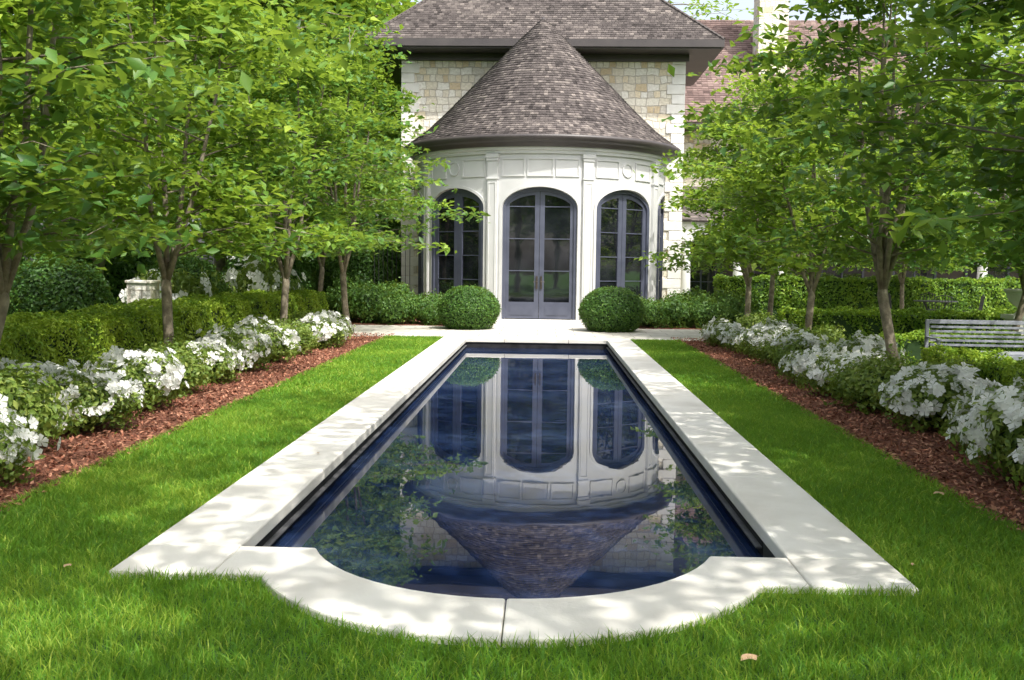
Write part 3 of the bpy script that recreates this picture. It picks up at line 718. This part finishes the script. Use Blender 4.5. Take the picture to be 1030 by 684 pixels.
mb = MB(); mb.lathe([(RW - .1, 4.70), (RW + .06, 4.70), (RW + .07, 4.78), (RW + .12, 4.80), (RW + .13, 4.88), (RW - .1, 4.90)], 96, 0, PY)
hobj("cornice", mb.mesh("cornice", MAT['cream']))
mb = MB(); mb.lathe([(RW - .5, ZB - .003), (RW + .10, ZB - .003), (RW + .10, -.02)], 72, 0, PY); hobj("plinth", mb.mesh("plinth", MAT['quoin']))
mb = MB()
mb.lathe([(3.3, 4.99), (3.96, 4.87), (4.02, 4.89), (4.06, 4.97), (4.18, 4.99), (4.24, 5.03), (4.27, 5.10), (4.27, 5.17), (4.2, 5.17)], 96, 0, PY)
hobj("gutter", mb.mesh("gutter", MAT['brown'], True))
prof = [(4.23, 5.15), (3.55, 5.66), (2.88, 6.30), (2.05, 7.16), (1.02, 8.22), (0.02, 9.22)]
cone = hobj("cone_roof", gmat_shade(MB().lathe([(r, z) for r, z in prof], 64, 0, PY).mesh("cone_roof", MAT['roof'], True), .2))
seg = [math.dist(prof[i], prof[i + 1]) for i in range(5)]; tot = sum(seg)
def at(s):
    for i, L in enumerate(seg):
        if s <= L or i == 4:
            t = min(s / L, 1); return prof[i][0] + (prof[i + 1][0] - prof[i][0]) * t, prof[i][1] + (prof[i + 1][1] - prof[i][1]) * t
        s -= L
Vs = []; Sh = []; ex = .115; s = 0; row = 0
while s < tot - .1:
    r0_, z0_ = at(s); r1_, z1_ = at(min(s + ex * 1.15, tot)); n = max(8, int(2 * math.pi * r0_ / .115)); off = R.uniform(0, 1)
    dr, dz = r1_ - r0_, z1_ - z0_; L = math.hypot(dr, dz); nr, nz_ = dz / L, -dr / L
    rowsh = R.normal() * .05
    for k in range(n):
        a0 = 2 * math.pi * (k + off) / n; a1 = a0 + 2 * math.pi / n * .965; lf = .028 + R.uniform(-.004, .012)
        def pp(r, a, z): return (r * math.cos(a), PY + r * math.sin(a), z)
        dzz = R.uniform(-.006, .006)
        Vs += [pp(r0_ + nr * lf, a0, z0_ + nz_ * lf + dzz), pp(r0_ + nr * lf, a1, z0_ + nz_ * lf + dzz), pp(max(r1_ + nr * .01, .01), a1, z1_ + nz_ * .01), pp(max(r1_ + nr * .01, .01), a0, z1_ + nz_ * .01),
               pp(r0_, a0, z0_), pp(r0_, a1, z0_)]
        Sh += [.45 + rowsh + R.normal() * .19 + .07 * math.sin(s * 3 + a0 * 4)] * 6
    s += ex; row += 1
V = np.array(Vs); n = len(V) // 6; b = np.arange(n)[:, None] * 6
obj("shingles", mesh_np("cone_shingles", V, np.concatenate([b + [[0, 1, 2, 3]], b + [[4, 5, 1, 0]]], 0), MAT['roof'], np.clip(Sh, 0, 1)), cone)
obj("finial", MB().lathe([(.13, 9.06), (.11, 9.14), (.04, 9.24), (.0, 9.27)], 16, 0, PY).mesh("finial", MAT['brown'], True), cone)
mb = MB(); mb.box(-1.75, 1.75, PY - RW - .75, PY - RW - .125, .0, .145); mb.box(-2.1, 2.1, PY - RW - 1.1, PY - RW - .753, .0, .075)
hobj("step", mb.mesh("step", MAT['coping']), bevel=.01)

# --- wing
WX0, WX1, WY, WZ = -1.0, 15.0, 40.6, 7.1
hobj("wing_wall", MB().box(WX0, WX1, WY + .003, 50.4, 0, WZ).mesh("wing_wall", MAT['stone']))
pw = .9; ex0 = 39.6; rdY = 45.5
rw = MB(); zr = WZ + .2; hh = (rdY - ex0) * pw
rw.v = [(WX0, ex0, zr), (WX1 + .5, ex0, zr), (WX1 + .5, rdY, zr + hh), (WX0, rdY, zr + hh), (WX0, 51.4, zr), (WX1 + .5, 51.4, zr)]
rw.f = [(0, 1, 2, 3), (3, 2, 5, 4), (0, 3, 4), (1, 5, 2), (0, 4, 5, 1)]
wr = hobj("wing_roof", gmat_shade(rw.mesh("wing_roof", MAT['roofR'])))
obj("shingles", shingles("wing_shingles", (WX0, ex0, zr), (1, 0, 0), (0, 1, pw), 50, .17, lambda s: 0, lambda s: WX1 + .5 - WX0 if s < math.hypot(rdY - ex0, hh) - .1 else 0, MAT['roofR'], R, .22), wr)
mb = MB(); mb.box(WX0, WX1 + .5, 39.5, WY - .003, WZ + .0, WZ + .17); hobj("eave", mb.mesh("wing_eave", MAT['brown']))
mb = MB(); mb.box(8.85, 10.05, 42.2, 43.4, 9, 15.2); hobj("chimney", mb.mesh("chimney", MAT['stone']))
mb = MB(); mb.box(8.75, 10.15, 42.1, 43.5, 15.2, 15.45); mb.box(9.0, 9.9, 42.4, 43.2, 15.45, 15.8); hobj("chimney_cap", mb.mesh("chimney_cap", MAT['quoin']))
def rect_window(x, z0, w_, h_, y, surround=True):
    f = MB(); o_ = [(x - w_ / 2, z0), (x + w_ / 2, z0), (x + w_ / 2, z0 + h_), (x - w_ / 2, z0 + h_)]; t = .09
    i_ = [(x - w_ / 2 + t, z0 + t), (x + w_ / 2 - t, z0 + t), (x + w_ / 2 - t, z0 + h_ - t), (x - w_ / 2 + t, z0 + h_ - t)]
    f.ring_xz(o_, i_, y - .07, y - .003); f.box(x - .03, x + .03, y - .06, y - .01, z0 + t, z0 + h_ - t)
    for q in (.33, .66): f.box(x - w_ / 2 + t, x + w_ / 2 - t, y - .055, y - .012, z0 + h_ * q - .015, z0 + h_ * q + .015)
    ww = hobj("window", f.mesh("window", MAT['frame']))
    obj("glass", MB().box(x - w_ / 2 + .04, x + w_ / 2 - .04, y - .03, y - .02, z0 + .04, z0 + h_ - .04).mesh("glass", MAT['glass']), ww)
    if not surround: return
    obj("sill", MB().box(x - w_ / 2 - .12, x + w_ / 2 + .12, y - .14, y - .004, z0 - .14, z0 - .003).mesh("sill", MAT['quoin']), ww)
    obj("surround", MB().ring_xz([(x - w_ / 2 - .2, z0), (x - w_ / 2 - .2, z0 + h_ + .2), (x + w_ / 2 + .2, z0 + h_ + .2), (x + w_ / 2 + .2, z0)], [(x - w_ / 2 - .003, z0), (x - w_ / 2 - .003, z0 + h_ + .003), (x + w_ / 2 + .003, z0 + h_ + .003), (x + w_ / 2 + .003, z0)], y - .04, y - .004, False).mesh("surround", MAT['quoin']), ww)
for x in (8.6, 12.3): rect_window(x, 5.0, 1.1, 1.6, WY)
LX0, LX1 = 4.8, 24.0
hobj("loggia_back_wall", MB().box(LX0, LX1, 39.5, 40.4, 0, 3.29).mesh("loggia_back_wall", MAT['wood']))
for x in (6.3, 9.0, 11.8, 14.6, 17.4, 20.2): rect_window(x, .3, 1.7, 2.4, 39.5, False)
lm = MB(); lm.v = [(LX0, 36.3, 3.32), (LX1, 36.3, 3.32), (LX1, 40.55, 4.9), (LX0, 40.55, 4.9), (LX0, 36.3, 3.3), (LX1, 36.3, 3.3), (LX1, 40.55, 3.3), (LX0, 40.55, 3.3)]
lm.f = [(0, 1, 2, 3), (4, 7, 6, 5), (0, 4, 5, 1), (1, 5, 6, 2), (0, 3, 7, 4)]
lg = hobj("loggia_roof", gmat_shade(lm.mesh("loggia_roof", MAT['roof'])))
obj("shingles", shingles("loggia_shingles", (LX0, 36.28, 3.33), (1, 0, 0), (0, 1, 1.58 / 4.25), 26, .17, lambda s: 0, lambda s: LX1 - LX0, MAT['roof'], R, .3), lg)
hobj("loggia_beam", MB().box(LX0, LX1, 36.45, 36.85, 2.78, 3.295).mesh("loggia_beam", MAT['cream']))
cm = MB(); cm.box(-.26, .26, -.26, .26, 0, .18); cm.lathe([(.24, .18), (.24, .26), (.19, .3), (.175, 1.5), (.155, 2.5), (.2, 2.54), (.2, 2.6)], 20); cm.box(-.25, .25, -.25, .25, 2.6, 2.776)
cmesh = cm.mesh("column", MAT['cream'])
for x in [5.3, 7.2, 8.8, 12.5, 16.0, 19.5, 23.0]: hobj("column", cmesh, loc=(x, 36.65, 0))

# ------------------------------------------------------------------ small things
bench = bpy.data.objects.new("garden_bench", None); COL.objects.link(bench); bench.location = (7.0, 15.1, 0); bench.rotation_euler = (0, 0, rad(-4))
tag(bench, "weathered grey slatted wooden garden bench behind low hedge", "bench")
mb = MB()
for k in range(8): mb.box(-1.0, 1.0, -.45 + k * .066, -.45 + k * .066 + .048, .42, .44)
mb.box(-.98, .98, -.47, -.452, .35, .419); mb.box(-.98, .98, .08, .1, .35, .419)
obj("seat", mb.mesh("seat", MAT['benchwood']), bench, bevel=.004)
mb = MB(); mb.box(-1.0, 1.0, .10, .13, .84, .90)
for k in range(5): mb.box(-.98, .98, .105, .12, .50 + k * .068, .535 + k * .068)
obj("backrest", mb.mesh("backrest", MAT['benchwood']), bench, bevel=.003)
for sx in (-1, 1):
    for yy in (-.43, .11):
        obj("leg", MB().box(sx * 1.03 - .025, sx * 1.03 + .025, yy - .025, yy + .025, 0, .62 if yy < 0 else .90).mesh("leg", MAT['benchwood']), bench, bevel=.004)
    obj("armrest", MB().box(sx * 1.03 - .035, sx * 1.03 + .035, -.5, .08, .623, .645).mesh("armrest", MAT['benchwood']), bench, bevel=.004)
pier = obj("stone_pier", MB().box(-.22, .22, -.22, .22, 0, 1.22).mesh("stone_pier", MAT['stone']), None, (-7.35, 18.4, 0))
obj("cap", MB().box(-.25, .25, -.25, .25, 1.223, 1.28).mesh("cap", MAT['stone']), pier, bevel=.015)
tag(pier, "square limestone gate pier with flat stone cap", "pillar")
def fence(x0, x1, y, hgt):
    mb = MB(); n = int((x1 - x0) / .13)
    for k in range(n + 1):
        x = x0 + (x1 - x0) * k / n; mb.tube([(x, y, 0), (x, y, hgt), (x, y, hgt + .1)], [.011, .011, .002], 5)
    mb.box(x0, x1, y - .02, y + .02, .15, .19); mb.box(x0, x1, y - .02, y + .02, hgt - .12, hgt - .08)
    o = obj("iron_fence", mb.mesh("iron_fence", MAT['iron'])); tag(o, "black iron railing fence with pointed bars", "fence", "iron railings")
fence(-5.1, -4.0, 30.6, 2.6)
urn = obj("stone_urn", MB().box(-.3, .3, -.3, .3, 0, .1).box(-.22, .22, -.22, .22, .1, .7).box(-.28, .28, -.28, .28, .7, .78).lathe([(.16, .78), (.07, .86), (.08, .92), (.24, 1.05), (.30, 1.22), (.34, 1.25), (.34, 1.29), (.28, 1.29), (.24, 1.15), (0, 1.1)], 28).mesh("stone_urn", MAT['quoin']), None, (9.7, 20.2, 0))
tag(urn, "pale stone urn on square pedestal among hedges", "urn")
tb = bpy.data.objects.new("patio_table", None); COL.objects.link(tb); tb.location = (11.6, 29.5, .012); tag(tb, "round dark iron patio table on terrace", "table")
obj("table_top", MB().lathe([(0, .72), (.6, .72), (.62, .735), (.6, .75), (0, .75)], 32).mesh("table_top", MAT['iron']), tb)
for k in range(4):
    a = k * math.pi / 2 + .4; obj("leg", MB().tube([(math.cos(a) * .4, math.sin(a) * .4, 0), (math.cos(a) * .25, math.sin(a) * .25, .4), (math.cos(a) * .45, math.sin(a) * .45, .72)], [.018] * 3, 6).mesh("leg", MAT['iron']), tb)
cs = MB().box(-.23, .23, -.23, .23, .43, .46).mesh("seat", MAT['iron'])
cb_ = MB()
for k in range(6): cb_.tube([(-.2 + k * .08, .22, .46), (-.2 + k * .08, .28, .9)], [.009, .009], 5)
cb_.tube([(-.23, .28, .88), (0, .29, .95), (.23, .28, .88)], [.015] * 3, 6); cbm = cb_.mesh("backrest", MAT['iron'])
lgm = MB().tube([(0, 0, 0), (0, 0, .43)], [.016, .016], 6).mesh("leg", MAT['iron'])
for k in range(4):
    a = k * math.pi / 2 + .2
    e = bpy.data.objects.new("patio_chair", None); COL.objects.link(e); e.location = (11.6 + math.sin(a) * 1.0, 29.5 + math.cos(a) * 1.0, .012); e.rotation_euler = (0, 0, -a)
    obj("seat", cs, e); obj("backrest", cbm, e)
    for sx in (-.2, .2):
        for sy in (-.2, .2): obj("leg", lgm, e, (sx, sy, 0))
    tag(e, "dark iron patio chair at round terrace table", "chair", "chairs round the terrace table")

# ------------------------------------------------------------------ light, camera
elev, az = 56, math.atan2(.62, -.785)
sv = Vector((math.sin(az) * math.cos(rad(elev)), math.cos(az) * math.cos(rad(elev)), math.sin(rad(elev))))
sl = bpy.data.lights.new("sun", 'SUN'); sl.energy = 5.0; sl.angle = rad(.5); sl.color = (1, .97, .90)
so = bpy.data.objects.new("sun", sl); COL.objects.link(so); so.rotation_euler = sv.to_track_quat('Z', 'Y').to_euler()
w = bpy.data.worlds.new("World"); scn.world = w; w.use_nodes = True
nt = w.node_tree; bg = nt.nodes["Background"]; sk = nt.nodes.new("ShaderNodeTexSky"); sk.sky_type = 'NISHITA'; sk.sun_disc = False
sk.sun_elevation = rad(elev); sk.sun_rotation = az; sk.dust_density = 5; sk.air_density = 1.0; sk.ozone_density = 1.0
hs_ = nt.nodes.new("ShaderNodeHueSaturation"); hs_.inputs["Saturation"].default_value = .5; hs_.inputs["Value"].default_value = 2.35
nt.links.new(sk.outputs[0], hs_.inputs["Color"]); nt.links.new(hs_.outputs[0], bg.inputs[0]); bg.inputs[1].default_value = .15

cam = bpy.data.cameras.new("camera"); cam.sensor_width = 36; cam.lens = 34.95; cam.clip_end = 1000; cam.clip_start = .05
co = bpy.data.objects.new("camera", cam); COL.objects.link(co)
co.matrix_world = Matrix.Translation((.165, 0, 1.64)) @ Matrix.Rotation(rad(1.85), 4, 'Z') @ Matrix.Rotation(rad(90 - 4.29), 4, 'X') @ Matrix.Rotation(rad(.7), 4, 'Z')
scn.camera = co
scn.view_settings.view_transform = 'Standard'; scn.view_settings.look = 'None'; scn.view_settings.exposure = 0
